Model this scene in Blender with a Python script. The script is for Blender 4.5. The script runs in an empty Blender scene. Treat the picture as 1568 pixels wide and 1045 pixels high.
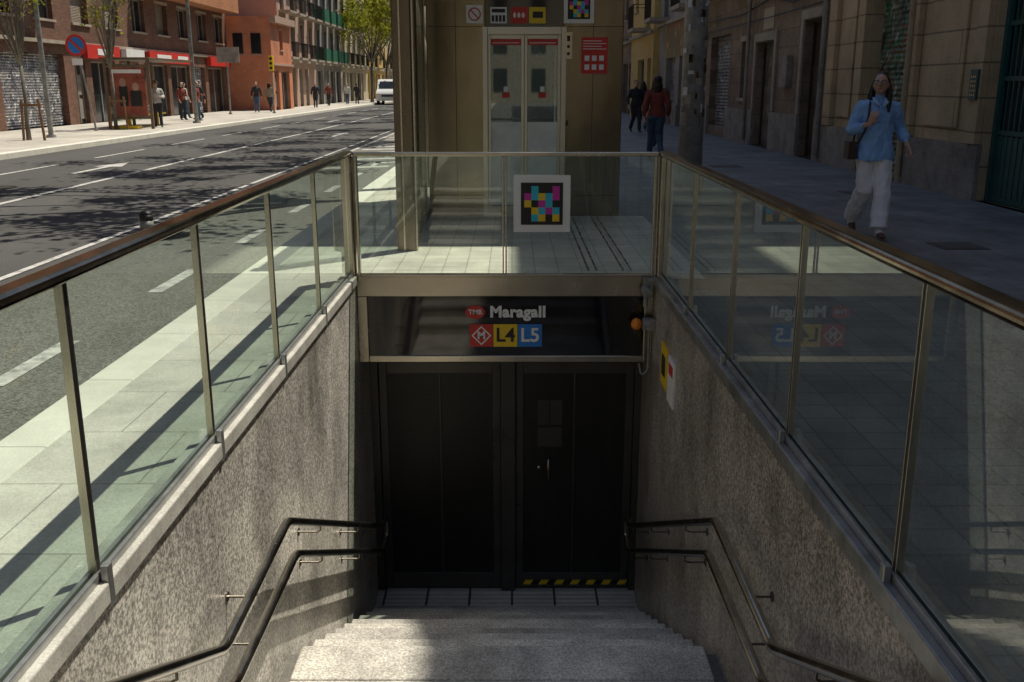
import bpy, math, random
from mathutils import Vector, Matrix, noise
import numpy as np
random.seed(7)
S=bpy.context.scene
S.view_settings.view_transform='Standard'
try: S.view_settings.look='None'
except Exception: pass
S.view_settings.exposure=0
# ---------------------------------------------------------------- materials
def nmat(name):
    m=bpy.data.materials.new(name); m.use_nodes=True
    nt=m.node_tree; b=nt.nodes['Principled BSDF']
    return m,nt,b
def coords(nt,plane='xyz'):
    tc=nt.nodes.new('ShaderNodeTexCoord')
    if plane=='xyz': return tc.outputs['Object']
    sp=nt.nodes.new('ShaderNodeSeparateXYZ'); cb=nt.nodes.new('ShaderNodeCombineXYZ')
    nt.links.new(tc.outputs['Object'],sp.inputs[0])
    i={'x':0,'y':1,'z':2}
    nt.links.new(sp.outputs[i[plane[0]]],cb.inputs[0]); nt.links.new(sp.outputs[i[plane[1]]],cb.inputs[1])
    return cb.outputs[0]
def scaled(nt,co,s):
    mp=nt.nodes.new('ShaderNodeMapping'); mp.inputs['Scale'].default_value=s; nt.links.new(co,mp.inputs['Vector']); return mp.outputs[0]
def noise_n(nt,co,scale,detail=4,rough=.6):
    n=nt.nodes.new('ShaderNodeTexNoise'); n.inputs['Scale'].default_value=scale
    n.inputs['Detail'].default_value=detail; n.inputs['Roughness'].default_value=rough
    nt.links.new(co,n.inputs['Vector']); return n
def ramp(nt,fac,p0,p1,c0=(0,0,0,1),c1=(1,1,1,1)):
    r=nt.nodes.new('ShaderNodeValToRGB'); e=r.color_ramp.elements
    e[0].position=p0;e[1].position=p1;e[0].color=c0;e[1].color=c1
    nt.links.new(fac,r.inputs[0]); return r.outputs[0]
def mix(nt,fac,a,b,mode='MIX'):
    m=nt.nodes.new('ShaderNodeMixRGB'); m.blend_type=mode
    for s,v in ((0,fac),(1,a),(2,b)):
        if isinstance(v,(int,float)): m.inputs[s].default_value=v
        elif isinstance(v,tuple): m.inputs[s].default_value=v if len(v)==4 else (*v,1)
        else: nt.links.new(v,m.inputs[s])
    return m.outputs[0]
def mul(c,k): return (min(1,c[0]*k),min(1,c[1]*k),min(1,c[2]*k),1)
def mat(name,col,rough=.6,metal=0,var=.2,vs=3,bump=0,bs=60,speck=None,brick=None,stain=None,rvar=.1,coat=0,stretch=None):
    m,nt,b=nmat(name)
    co=coords(nt); cs=scaled(nt,co,stretch) if stretch else co
    n=noise_n(nt,cs,vs,6,.65)
    f=ramp(nt,n.outputs['Fac'],.32,.68)
    c=mix(nt,f,mul(col,1-var),mul(col,1+var))
    if speck:
        n2=noise_n(nt,co,speck[0],3,.8)
        w=speck[2] if len(speck)>2 else .14
        f2=ramp(nt,n2.outputs['Fac'],.5-w,.5+w,(1-speck[1],)*3+(1,),(1+speck[1]*.6,)*3+(1,))
        c=mix(nt,1.0,c,f2,'MULTIPLY')
    hgt=None
    if brick:
        bt=nt.nodes.new('ShaderNodeTexBrick'); nt.links.new(coords(nt,brick['plane']),bt.inputs['Vector'])
        bt.inputs['Scale'].default_value=1; bt.inputs['Brick Width'].default_value=brick['w']; bt.inputs['Row Height'].default_value=brick['h']
        bt.inputs['Mortar Size'].default_value=brick.get('m',.006); bt.inputs['Mortar Smooth'].default_value=.2
        bt.offset=brick.get('off',.5); bt.offset_frequency=2
        v=brick.get('v',.15)
        bt.inputs['Color1'].default_value=(1-v,)*3+(1,); bt.inputs['Color2'].default_value=(1+v*.5,)*3+(1,)
        bt.inputs['Mortar'].default_value=(brick.get('md',.45),)*3+(1,)
        c=mix(nt,1.0,c,bt.outputs['Color'],'MULTIPLY'); hgt=bt.outputs['Fac']
    if stain:
        n3=noise_n(nt,cs,stain[0],5,.7)
        f3=ramp(nt,n3.outputs['Fac'],.42,.68,(1,1,1,1),(1-stain[1],)*3+(1,))
        c=mix(nt,1.0,c,f3,'MULTIPLY')
    nt.links.new(c,b.inputs['Base Color'])
    mr=nt.nodes.new('ShaderNodeMapRange'); mr.inputs[3].default_value=max(.02,rough-rvar); mr.inputs[4].default_value=min(1,rough+rvar)
    nt.links.new(n.outputs['Fac'],mr.inputs[0]); nt.links.new(mr.outputs[0],b.inputs['Roughness'])
    b.inputs['Metallic'].default_value=metal
    if coat: b.inputs['Coat Weight'].default_value=coat
    if bump or hgt:
        bp=nt.nodes.new('ShaderNodeBump'); bp.inputs['Distance'].default_value=.01
        bp.inputs['Strength'].default_value=bump if bump else .2
        nb=noise_n(nt,co,bs,4,.7)
        h=nb.outputs['Fac']
        if hgt:
            h=mix(nt,.6,h,mix(nt,hgt,(1,1,1),(0,0,0)))
        nt.links.new(h,bp.inputs['Height']); nt.links.new(bp.outputs[0],b.inputs['Normal'])
    return m
def glass(name,tint,base=.07,dust=.04,dcol=(.5,.52,.48)):
    m,nt,b=nmat(name); nt.nodes.remove(b); out=nt.nodes['Material Output']
    g=nt.nodes.new('ShaderNodeNewGeometry'); d=nt.nodes.new('ShaderNodeVectorMath'); d.operation='DOT_PRODUCT'
    nt.links.new(g.outputs['Normal'],d.inputs[0]); nt.links.new(g.outputs['Incoming'],d.inputs[1])
    def mth(op,a,bv,cl=False):
        x=nt.nodes.new('ShaderNodeMath'); x.operation=op; x.use_clamp=cl
        for i,v in enumerate((a,bv)):
            if v is None: continue
            if isinstance(v,(int,float)): x.inputs[i].default_value=v
            else: nt.links.new(v,x.inputs[i])
        return x.outputs[0]
    a=mth('ABSOLUTE',d.outputs['Value'],None); a=mth('SUBTRACT',1.0,a); a=mth('POWER',a,4.5)
    a=mth('MULTIPLY',a,.85); a=mth('ADD',a,base,True)
    t=nt.nodes.new('ShaderNodeBsdfTransparent'); t.inputs[0].default_value=(*tint,1)
    gl=nt.nodes.new('ShaderNodeBsdfGlossy'); gl.inputs['Roughness'].default_value=.015; gl.inputs[0].default_value=(.95,1,.97,1)
    mx=nt.nodes.new('ShaderNodeMixShader'); nt.links.new(a,mx.inputs[0]); nt.links.new(t.outputs[0],mx.inputs[1]); nt.links.new(gl.outputs[0],mx.inputs[2])
    df=nt.nodes.new('ShaderNodeBsdfDiffuse'); df.inputs[0].default_value=(*dcol,1)
    co=coords(nt); n=noise_n(nt,scaled(nt,co,(1,1,.5)),2.5,8,.75); f=ramp(nt,n.outputs['Fac'],.35,.8,(dust*.25,)*3+(1,),(dust*2.2,)*3+(1,))
    m2=nt.nodes.new('ShaderNodeMixShader'); nt.links.new(f,m2.inputs[0]); nt.links.new(mx.outputs[0],m2.inputs[1]); nt.links.new(df.outputs[0],m2.inputs[2])
    nt.links.new(m2.outputs[0],out.inputs[0]); return m
def slats(name,col,period=.09,graf=None,rough=.5):
    m,nt,b=nmat(name); co=coords(nt)
    w=nt.nodes.new('ShaderNodeTexWave'); w.bands_direction='Z'; w.inputs['Scale'].default_value=.314/period; nt.links.new(co,w.inputs['Vector'])
    c=mix(nt,w.outputs['Fac'],mul(col,.65),mul(col,1.1))
    if graf:
        for k,(gc,sc,th) in enumerate(graf):
            n=noise_n(nt,co,sc,1,.4); n.inputs['Distortion'].default_value=1.5
            f=ramp(nt,n.outputs['Fac'],th,th+.02); f2=ramp(nt,n.outputs['Fac'],th+.05,th+.07,(1,1,1,1),(0,0,0,1))
            c=mix(nt,mix(nt,1.0,f,f2,'MULTIPLY'),c,gc)
    nt.links.new(c,b.inputs['Base Color']); b.inputs['Roughness'].default_value=rough
    bp=nt.nodes.new('ShaderNodeBump'); bp.inputs['Distance'].default_value=.02; nt.links.new(w.outputs['Fac'],bp.inputs['Height']); nt.links.new(bp.outputs[0],b.inputs['Normal'])
    return m
def leafmat(name,c1,c2):
    m,nt,b=nmat(name); nt.nodes.remove(b); out=nt.nodes['Material Output']
    co=coords(nt); n=noise_n(nt,co,1.2,3); c=mix(nt,ramp(nt,n.outputs['Fac'],.35,.65),c1,c2)
    d=nt.nodes.new('ShaderNodeBsdfDiffuse'); t=nt.nodes.new('ShaderNodeBsdfTranslucent')
    nt.links.new(c,d.inputs[0]); nt.links.new(c,t.inputs[0])
    mx=nt.nodes.new('ShaderNodeMixShader'); mx.inputs[0].default_value=.5
    nt.links.new(d.outputs[0],mx.inputs[1]); nt.links.new(t.outputs[0],mx.inputs[2]); nt.links.new(mx.outputs[0],out.inputs[0]); return m

ASPH=mat('asphalt',(.085,.083,.080),.85,var=.2,vs=.6,bump=.5,bs=90,speck=(70,.35),stain=(.35,.3),stretch=(1,.25,1))
ASPH2=mat('asphalt_worn',(.19,.185,.165),.85,var=.12,vs=.8,bump=.6,bs=90,speck=(60,.6,.10),stain=(.9,.25),stretch=(1,.4,1))
PAINT=mat('road_paint',(.60,.59,.56),.6,var=.2,vs=6,stain=(9,.6))
PANOT=mat('pavement_tiles',(.235,.235,.225),.6,var=.22,vs=.8,bump=.25,bs=60,speck=(60,.15),brick=dict(plane='xy',w=.2,h=.2,m=.006,off=0,v=.14,md=.6),stain=(1.1,.45))
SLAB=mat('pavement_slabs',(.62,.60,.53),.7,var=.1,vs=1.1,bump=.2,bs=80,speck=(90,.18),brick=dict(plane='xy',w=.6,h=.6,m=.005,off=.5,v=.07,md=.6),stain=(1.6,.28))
FORE=mat('forecourt_tiles_sunlit',(.62,.59,.51),.65,var=.12,vs=1.1,bump=.2,bs=80,speck=(90,.15),brick=dict(plane='xy',w=.2,h=.2,m=.006,off=0,v=.08,md=.6),stain=(1.6,.3))  # pale tiles, lightened further so the sunlit floor's brightness sits in the colour
KERB=mat('kerb_granite',(.78,.76,.67),.6,var=.06,vs=2,speck=(120,.12),brick=dict(plane='xy',w=5,h=1.0,m=.005,off=0,v=.04,md=.5),stain=(3,.12))
GROUND=mat('ground_soil',(.2,.19,.17),.9)
def gran(name,c): return mat(name,c,.34,var=.24,vs=1.1,bump=.12,bs=120,speck=(62,.58,.08),brick=dict(plane='yz',w=1.2,h=.62,m=.004,off=.5,v=.08,md=.7),stain=(1.7,.5),stretch=(1,1.1,.6),rvar=.16)  # streaky stain holds efflorescence plus painted-in blotches of light reflected off the glass
WALLL=gran('granite_wall_sunlit',(.62,.59,.53)); WALLR=gran('granite_wall_shaded',(.46,.42,.37))  # same granite twice: sunlit left wall coloured lighter, shaded right wall darker
COPE=mat('coping_stone',(.56,.55,.50),.5,var=.15,vs=3,speck=(110,.25),stain=(5,.3))
STEPS=[mat('stair_granite_'+k,c,.55,var=.14,vs=2.5,bump=.15,bs=120,speck=(70,.42,.11),stain=(1.8,.45)) for k,c in (('a',(.64,.61,.54)),('b',(.50,.475,.43)),('c',(.58,.555,.50)))]
STEEL=mat('brushed_steel',(.52,.47,.38),.25,1,var=.12,vs=3,rvar=.1)
STEELD=mat('dark_steel',(.16,.145,.12),.28,1,var=.2,vs=5)
STEELR=mat('handrail_steel',(.50,.47,.42),.2,1,var=.15,vs=8)
BRONZE=mat('rail_bronze',(.40,.32,.24),.16,1,var=.22,vs=6,stain=(9,.35))
LIFTM=mat('lift_panel_steel',(.27,.225,.155),.22,1,var=.25,vs=1.6,rvar=.1,stain=(1.2,.35),stretch=(1,1,.35))
POSTM=mat('lift_post_steel',(.17,.14,.105),.28,1,var=.25,vs=3,stretch=(1,1,.3))
CHAN=mat('base_channel',(.42,.43,.43),.32,.7,var=.15,vs=4,stain=(7,.35))
RUB=mat('black_rubber',(.012,.012,.012),.5)
BLACKP=mat('sign_panel_black',(.006,.006,.007),.06,0,coat=.6,rvar=.03)
DOORM=mat('dark_door_mesh',(.05,.047,.042),.36,.2,var=.3,vs=1.5,stretch=(1,1,.4),brick=dict(plane='xz',w=.02,h=.012,m=.003,off=.5,v=.2,md=.3))
DOORF=mat('dark_door_frame',(.085,.08,.072),.3,.3,var=.15)
WHITE=mat('white_print',(.80,.80,.78),.5,var=.04)
RED=mat('red_print',(.58,.035,.025),.45,var=.08); YEL=mat('yellow_print',(.82,.56,.02),.45,var=.06)
BLUE=mat('blue_print',(.02,.20,.60),.45,var=.06); CYAN=mat('cyan_print',(.03,.50,.65),.45,var=.05)
MAG=mat('magenta_print',(.60,.03,.35),.45,var=.05); BLK=mat('black_print',(.012,.012,.013),.45)
GREENP=mat('green_paint',(.02,.12,.07),.5); TEAL=mat('teal_iron',(.015,.09,.085),.45)
ORANGE=mat('orange_lens',(.85,.25,.02),.25)
GL=glass('balustrade_glass',(.83,.94,.87),.11,.05)
GLL=glass('lift_glass',(.6,.7,.64),.14,.07)
GLD=glass('lift_door_glass',(.55,.66,.6),.16,.26,(.50,.62,.56))
WIN=mat('window_glass',(.02,.024,.026),.1,0,var=.6,vs=.8,rvar=.05)
FRAME=mat('window_frame',(.28,.26,.23),.5); FRAMED=mat('frame_dark',(.05,.04,.03),.5)
GALV=mat('galvanised_pole',(.30,.30,.28),.5,.15,var=.25,vs=5,stain=(6,.4))
SHELT=mat('shelter_frame',(.16,.10,.06),.5)
# ---------------------------------------------------------------- mesh helpers
def link(o,parent=None):
    S.collection.objects.link(o)
    if parent: o.parent=parent
    return o
def empty(name):
    e=bpy.data.objects.new(name,None); e.empty_display_size=.3; return link(e)
class MB:
    def __init__(s): s.v=[];s.f=[];s.m=[]
    def face(s,pts,m=0):
        i=len(s.v); s.v+= [tuple(p) for p in pts]; s.f.append(tuple(range(i,i+len(pts)))); s.m.append(m)
    def box(s,x0,x1,y0,y1,z0,z1,m=0):
        if x0>x1:x0,x1=x1,x0
        if y0>y1:y0,y1=y1,y0
        i=len(s.v)
        s.v+=[(x0,y0,z0),(x1,y0,z0),(x1,y1,z0),(x0,y1,z0),(x0,y0,z1),(x1,y0,z1),(x1,y1,z1),(x0,y1,z1)]
        for q in ((0,3,2,1),(4,5,6,7),(0,1,5,4),(1,2,6,5),(2,3,7,6),(3,0,4,7)):
            s.f.append(tuple(i+k for k in q)); s.m.append(m)
    def loft(s,pts,rads,n=10,side=None,m=0,cap=True):
        P=[Vector(p) for p in pts]; R=[(r,r) if isinstance(r,(int,float)) else r for r in rads]
        base=len(s.v); u=None
        for k,p in enumerate(P):
            a=P[max(0,k-1)]; b=P[min(len(P)-1,k+1)]; d=(b-a).normalized()
            if side is not None: u=Vector(side)
            elif u is None: u=Vector((1,0,0)) if abs(d.x)<.8 else Vector((0,1,0))
            u=(u-d*u.dot(d)).normalized(); w=d.cross(u)
            for j in range(n):
                t=2*math.pi*j/n; q=p+u*(math.cos(t)*R[k][0])+w*(math.sin(t)*R[k][1]); s.v.append(tuple(q))
        for k in range(len(P)-1):
            for j in range(n):
                a=base+k*n+j; b=base+k*n+(j+1)%n; s.f.append((a,b,b+n,a+n)); s.m.append(m)
        if cap:
            s.f.append(tuple(base+j for j in reversed(range(n)))); s.m.append(m)
            s.f.append(tuple(base+(len(P)-1)*n+j for j in range(n))); s.m.append(m)
    def ell(s,c,r,R=None,m=0,nu=14,nv=9):
        base=len(s.v); c=Vector(c)
        for i in range(nv+1):
            ph=math.pi*i/nv
            for j in range(nu):
                t=2*math.pi*j/nu; q=Vector((math.sin(ph)*math.cos(t)*r[0],math.sin(ph)*math.sin(t)*r[1],math.cos(ph)*r[2]))
                if R is not None: q=R@q
                s.v.append(tuple(c+q))
        for i in range(nv):
            for j in range(nu):
                a=base+i*nu+j;b=base+i*nu+(j+1)%nu; s.f.append((a,a+nu,b+nu,b)); s.m.append(m)
    def mesh(s,name):
        me=bpy.data.meshes.new(name); me.from_pydata(s.v,[],s.f); me.update()
        return me
    def obj(s,name,mats,parent=None,bevel=0,smooth=False):
        me=s.mesh(name)
        for mm in mats: me.materials.append(mm)
        me.polygons.foreach_set('material_index',s.m)
        if smooth: me.polygons.foreach_set('use_smooth',[True]*len(s.f))
        o=bpy.data.objects.new(name,me); link(o,parent)
        if bevel:
            b=o.modifiers.new('bev','BEVEL'); b.width=bevel; b.segments=3; b.limit_method='ANGLE'
        return o
def rects_hole(mb,x0,x1,y0,y1,z,hx0,hx1,hy0,hy1,m=0):
    for (a,b,c,d) in ((x0,x1,y0,hy0),(x0,x1,hy1,y1),(x0,hx0,hy0,hy1),(hx1,x1,hy0,hy1)):
        mb.face([(a,c,z),(b,c,z),(b,d,z),(a,d,z)],m)
# ---------------------------------------------------------------- ground
XL,XR=-1.28,1.17; HX0,HX1,HY0,HY1=-1.38,1.27,.35,7.84
mb=MB(); rects_hole(mb,-300,300,-200,600,-.16,HX0,HX1,HY0,8.75); mb.obj('ground',[GROUND])
mb=MB(); mb.face([(-11.8,-80,-.13),(-2.3,-80,-.13),(-2.3,400,-.13),(-11.8,400,-.13)]); mb.obj('road',[ASPH])
mb=MB(); mb.face([(-4.15,-80,-.126),(-2.3,-80,-.126),(-2.3,400,-.126),(-4.15,400,-.126)]); mb.obj('cycle_lane_road_surface',[ASPH2])
mb=MB(); rects_hole(mb,-2.05,6.5,-80,400,0,HX0,HX1,HY0,HY1); 
mb.obj('pavement',[PANOT])
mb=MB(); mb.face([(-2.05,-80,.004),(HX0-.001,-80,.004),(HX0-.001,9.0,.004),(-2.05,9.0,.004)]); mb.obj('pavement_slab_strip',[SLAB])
mb=MB(); mb.face([(HX0,HY1+.001,.004),(1.6,HY1+.001,.004),(1.6,11.8,.004),(HX0,11.8,.004)]); mb.face([(-2.05,9.0,.004),(HX0-.001,9.0,.004),(HX0-.001,40,.004),(-2.05,40,.004)]); mb.obj('forecourt_pavement_sunlit',[FORE])
mb=MB(); mb.face([(-18,-80,0),(-12.05,-80,0),(-12.05,400,0),(-18,400,0)]); mb.obj('pavement',[mat('far_pavement_tiles',(.52,.49,.43),.7,var=.12,vs=.7,brick=dict(plane='xy',w=.4,h=.4,m=.01,off=0,v=.08,md=.7),stain=(.6,.25))])
mb=MB(); mb.box(-2.3,-2.05,-80,400,-.15,.008); mb.obj('kerb',[KERB],bevel=.012)
mb=MB(); mb.box(-12.05,-11.8,-80,400,-.15,.004); mb.obj('kerb',[KERB],bevel=.012)
# markings
mb=MB(); z=-.122
def mk(x0,x1,y0,y1,zz=-.122): mb.face([(x0,y0,zz),(x1,y0,zz),(x1,y1,zz),(x0,y1,zz)])
y=-12.9
while y<80: mk(-3.04,-2.92,y,y+1.02); y+=2.6
mk(-4.25,-4.15,-40,200); mk(-4.60,-4.52,-40,200); mk(-7.5,-7.38,-40,200)
y=-8.
while y<150: mk(-9.9,-9.8,y,y+3.2); y+=5.2
for y0 in (19.,46.,75.):
    for xc in (-8.55,):
        mk(xc-.07,xc+.07,y0,y0+1.7); mb.face([(xc-.3,y0+1.7,z),(xc+.3,y0+1.7,z),(xc,y0+2.9,z)])
    xc=-6.; y1=y0+14
    mk(xc-.07,xc+.07,y1,y1+1.7); mb.face([(xc-.3,y1+1.7,z),(xc+.3,y1+1.7,z),(xc,y1+2.9,z)])
for k in range(16):
    y0=20+k*1.2; mb.face([(-4.0,y0,z),(-4.0,y0+.4,z),(-2.6,y0+1.0,z),(-2.6,y0+.6,z)])
mb.obj('road_markings',[PAINT])
mb=MB(); mb.loft([(-8.7,16.4,-.128),(-8.7,16.4,-.12)],[.34,.34],24); mb.loft([(-8.7,16.4,-.125),(-8.7,16.4,-.117)],[.27,.27],24); mb.obj('manhole_cover',[mat('cast_iron',(.05,.045,.04),.6,.5)])
for (a,b,c,d) in ((4.2,4.65,9.3,9.75),(3.9,4.5,19,19.6),(4.9,5.3,14.3,14.7)):
    mb=MB(); mb.box(a,b,c,d,-.002,.006); mb.box(a+.04,b-.04,c+.04,d-.04,0,.010); mb.obj('utility_cover',[mat('cover_iron',(.11,.10,.09),.6,.2)])
# ---------------------------------------------------------------- stairwell
def wall(name,x0,x1,mm):
    e=empty(name); m=MB(); m.box(x0,x1,HY0,8.6,-3.3,-.006); m.obj('granite_cladding',[mm],e)
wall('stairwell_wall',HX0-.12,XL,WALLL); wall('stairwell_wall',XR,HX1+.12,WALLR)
e=empty('stairwell_coping'); m=MB(); m.box(-1.40,-1.262,.33,7.74,-.03,.045); m.obj('stone',[COPE],e,bevel=.008)
m=MB(); m.box(1.152,1.30,.33,7.74,-.03,.045); m.obj('metal_cap',[CHAN],e,bevel=.008)
m=MB(); 
for xx in (-1.31,1.21):
    m.box(xx-.022,xx-.006,.33,7.72,.045,.075); m.box(xx+.006,xx+.022,.33,7.72,.045,.075)
m.obj('glazing_channel',[CHAN],e,bevel=.003)
# stairs
e=empty('staircase'); m=MB(); x0,x1=-1.205,1.10; zf=-3.13; rise=.157; run=.32
y=7.8;z=zf
for j in range(9):
    z2=z+rise
    m.box(x0,x1,y-run-.02,y+.0,z2-.05,z2,(j+1)%3); m.box(x0+.005,x1-.005,y-run,y-.022,z2-.6,z2-.051,j%3); y-=run; z=z2
ylt,zl=y,z+rise
m.box(x0,x1,ylt-.33,ylt,zl-.05,zl,0); m.box(x0,x1,ylt-.85,ylt-.334,zl-.05,zl-.001,2); m.box(x0,x1,3.55,ylt-.854,zl-.05,zl,0); m.box(x0+.005,x1-.005,3.55,y-.02,zl-.6,zl-.051)
ys2=3.55
yy=ys2;zz=zl
for j in range(10):
    z2=zz+rise
    if z2>-.01: z2=0.0
    m.box(x0,x1,yy-run,yy,z2-.05,z2-.001,j%3); m.box(x0+.005,x1-.005,yy-run,yy-.02,z2-.6,z2-.051,j%3); yy-=run; zz=z2
m.obj('treads',STEPS,e,bevel=.012)
m=MB()
def gut(ya,za,yb,zb,dz=-.10):
    for (a,b) in ((XL,x0+.004),(x1-.004,XR)):
        m.face([(a,ya,za+dz),(b,ya,za+dz),(b,yb,zb+dz),(a,yb,zb+dz)])
gut(7.95,zf+.1,ylt,zl); gut(ylt,zl,ys2,zl,-.06); gut(ys2,zl,.35,-.02)
m.obj('side_gutter',[mat('gutter_dark',(.18,.17,.15),.6,speck=(80,.3),stain=(2,.4))],e)
m=MB(); m.box(XL+.002,XR-.002,7.78,8.6,zf-.1,zf); m.obj('landing_tiles',[mat('landing_tile',(.5,.49,.46),.5,var=.1,brick=dict(plane='xy',w=.4,h=.4,m=.012,off=0,v=.05,md=.15))],e)
m=MB()
for k in range(6): m.box(XL+.01,XR-.01,7.9+k*.075,7.9+k*.075+.035,zf,zf+.005)
m.obj('tactile_ribs',[mat('tactile',(.68,.66,.62),.5,brick=dict(plane='xy',w=.4,h=3,m=.012,off=0,v=.05,md=.1))],e)
# ---------------------------------------------------------------- portal / sign
e=empty('metro_entrance_portal')
m=MB(); m.box(XL+.001,XR-.001,7.80,7.96,-.137,.03); m.box(XL+.001,XL+.085,7.80,7.96,-.70,-.138); m.box(XR-.075,XR-.001,7.80,7.96,-.70,-.138); m.box(XL+.086,XR-.076,7.80,7.96,-.70,-.645)
m.obj('steel_frame',[STEEL],e,bevel=.006)
m=MB(); m.box(XL+.001,XR-.001,7.97,8.6,-.72,-.05); m.obj('soffit',[DOORF],e)
m=MB(); m.box(XL-.1,XR+.1,7.845,8.7,-.049,-.004); m.obj('slab_edge',[COPE],e)
sg=empty('metro_station_sign')
m=MB(); m.box(XL+.087,XR-.077,7.815,7.95,-.644,-.139); m.obj('black_panel',[BLACKP],sg)
m=MB()
YS=7.812
def plate(mb,x0,x1,z0,z1,y,mi=0,t=.004): mb.box(x0,x1,y-t,y,z0,z1,mi)
plate(m,-.351,-.160,-.568,-.375,YS,0); plate(m,-.155,.045,-.568,-.375,YS,1); plate(m,.050,.249,-.568,-.375,YS,2)
cx,cz=-.2555,-.4715
def dia(r0,r1,mi,y):
    for k in range(4):
        a=math.pi/2*k;b=a+math.pi/2
        m.face([(cx+r1*math.cos(a),y,cz+r1*math.sin(a)),(cx+r1*math.cos(b),y,cz+r1*math.sin(b)),(cx+r0*math.cos(b),y,cz+r0*math.sin(b)),(cx+r0*math.cos(a),y,cz+r0*math.sin(a))],mi)
dia(.068,.083,3,YS-.007)
n=24; m.face([(-.305+.082*math.cos(-2*math.pi*k/n),YS-.004,-.272+.058*math.sin(-2*math.pi*k/n)) for k in range(n)],0)
m.obj('line_plates',[RED,YEL,BLUE,WHITE],sg)
SIGNW=WHITE
def text(s,x,y,z,size,mt,parent,bold=.0,name='lettering',rot=(math.pi/2,0,0),sp=1.0):
    c=bpy.data.curves.new(name,'FONT'); c.body=s; c.size=size; c.align_x='CENTER'; c.align_y='CENTER'; c.offset=bold; c.extrude=.001; c.space_character=sp
    c.materials.append(mt); o=bpy.data.objects.new(name,c); o.location=(x,y,z); o.rotation_euler=rot; link(o,parent); return o
text('Maragall',.048,YS-.006,-.272,.130,SIGNW,sg,.0055,sp=1.07)
text('TMB',-.305,YS-.006,-.272,.058,SIGNW,sg,.001)
text('M',cx,YS-.008,cz,.085,SIGNW,sg,.004); text('L4',-.055,YS-.008,cz,.165,BLK,sg,.003); text('L5',.150,YS-.008,cz,.165,SIGNW,sg,.003)
# doors
e=empty('metro_entrance_doors'); YD=8.40; m=MB()
m.box(XL,XL+.07,YD-.06,YD+.06,zf,-.72); m.box(XR-.06,XR,YD-.06,YD+.06,zf,-.72); m.box(-.10,.03,YD-.07,YD+.07,zf,-.72); m.box(XL+.071,XR-.061,YD-.05,YD+.05,-.86,-.721)
def leaf(a,b):
    m.box(a,a+.07,YD-.03,YD+.03,zf+.01,-.865); m.box(b-.07,b,YD-.03,YD+.03,zf+.01,-.865)
    m.box(a+.071,b-.071,YD-.03,YD+.03,-.97,-.865); m.box(a+.071,b-.071,YD-.03,YD+.03,zf+.01,zf+.17)
    mid=(a+b)/2; m.box(mid-.008,mid+.008,YD-.028,YD-.012,zf+.17,-.97)
leaf(XL+.075,-.105); leaf(.035,XR-.065)
m.obj('frames',[DOORF],e,bevel=.004)
m=MB(); m.box(XL+.08,XR-.07,YD-.01,YD+.01,zf+.02,-.87); m.obj('mesh_panels',[DOORM],e)
m=MB(); m.box(-1.5,1.4,8.5,8.6,-3.3,-.5); m.obj('backing',[RUB],e)
m=MB()
for (a,b,c,d) in ((.235,.34,-1.45,-1.21),(.35,.46,-1.45,-1.21),(.235,.46,-1.66,-1.47)): m.box(a,b,YD-.016,YD-.011,c-.02,d-.02)
m.obj('notice_plates',[mat('dark_plate',(.06,.056,.05),.35)],e)
m=MB(); m.loft([(.335,YD-.07,-1.98),(.335,YD-.07,-1.78)],[.012,.012],8); m.loft([(.335,YD-.07,-1.96),(.335,YD-.02,-1.96)],[.008,.008],8); m.loft([(.335,YD-.07,-1.80),(.335,YD-.02,-1.80)],[.008,.008],8); m.ell((.25,YD-.03,-1.88),(.02,.012,.02)); m.obj('handle',[STEEL],e,smooth=True)
m=MB()
xh=.10; k=0
while xh<XR-.12:
    m.face([(xh,YD-.036,zf+.05),(xh+.075,YD-.036,zf+.05),(xh+.105,YD-.036,zf+.10),(xh+.03,YD-.036,zf+.10)],k%2); xh+=.075; k+=1
m.obj('hazard_strip',[YEL,BLK],e)
# ---------------------------------------------------------------- balustrade
e=empty('glass_balustrade')
GX0,GX1=-1.31,1.21; YE=7.80
mg=MB()
posts=[.31,1.53,2.75,3.97,5.19,6.41,7.66]
for xx in (GX0,GX1):
    for a,b in zip(posts[:-1],posts[1:]):
        mg.face([(xx,a+.016,.05),(xx,b-.016,.05),(xx,b-.016,1.0),(xx,a+.016,1.0)])
mg.face([(GX0+.06,YE,.06),(-.085,YE,.06),(-.085,YE,1.0),(GX0+.06,YE,1.0)])
mg.face([(-.035,YE,.06),(GX1-.06,YE,.06),(GX1-.06,YE,1.0),(-.035,YE,1.0)])
mg.obj('glass_panels',[GL],e)
mp=MB(); mr=MB(); mq=MB()
for xx,sx in ((GX0,1),(GX1,-1)):
    for p in posts[:-1]:
        mp.box(xx-.013,xx+.013,p-.016,p-.010,.0,1.0); mp.box(xx-.013,xx+.013,p+.010,p+.016,.0,1.0); mr.box(xx-.0125,xx+.0125,p-.0095,p+.0095,.05,1.0)
        mq.box(xx+sx*.024,xx+sx*.050,p-.018,p+.018,-.04,.10)
mp.obj('posts',[STEEL],e,bevel=.001); mr.obj('post_gaskets',[RUB],e); mq.obj('post_brackets',[CHAN],e,bevel=.004)
mp=MB()
for xx in (GX0,GX1):
    mp.box(xx-.035,xx+.035,7.67,7.73,.03,1.0); mp.box(xx-.045,xx+.045,7.765,7.835,.03,1.0)
    s=1 if xx<0 else -1
    mp.box(xx+s*.055,xx+s*.075,7.77,7.83,.03,1.0)
mp.box(-.078,-.066,7.785,7.815,.03,1.0); mp.box(-.054,-.042,7.785,7.815,.03,1.0)
mp.box(GX0+.08,GX1-.08,7.78,7.82,.031,.05)
mp.obj('corner_posts',[STEEL],e,bevel=.003)
mp=MB()
for xx in (GX0,GX1): mp.box(xx-.042,xx+.042,.2,7.835,1.001,1.042)
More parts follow.
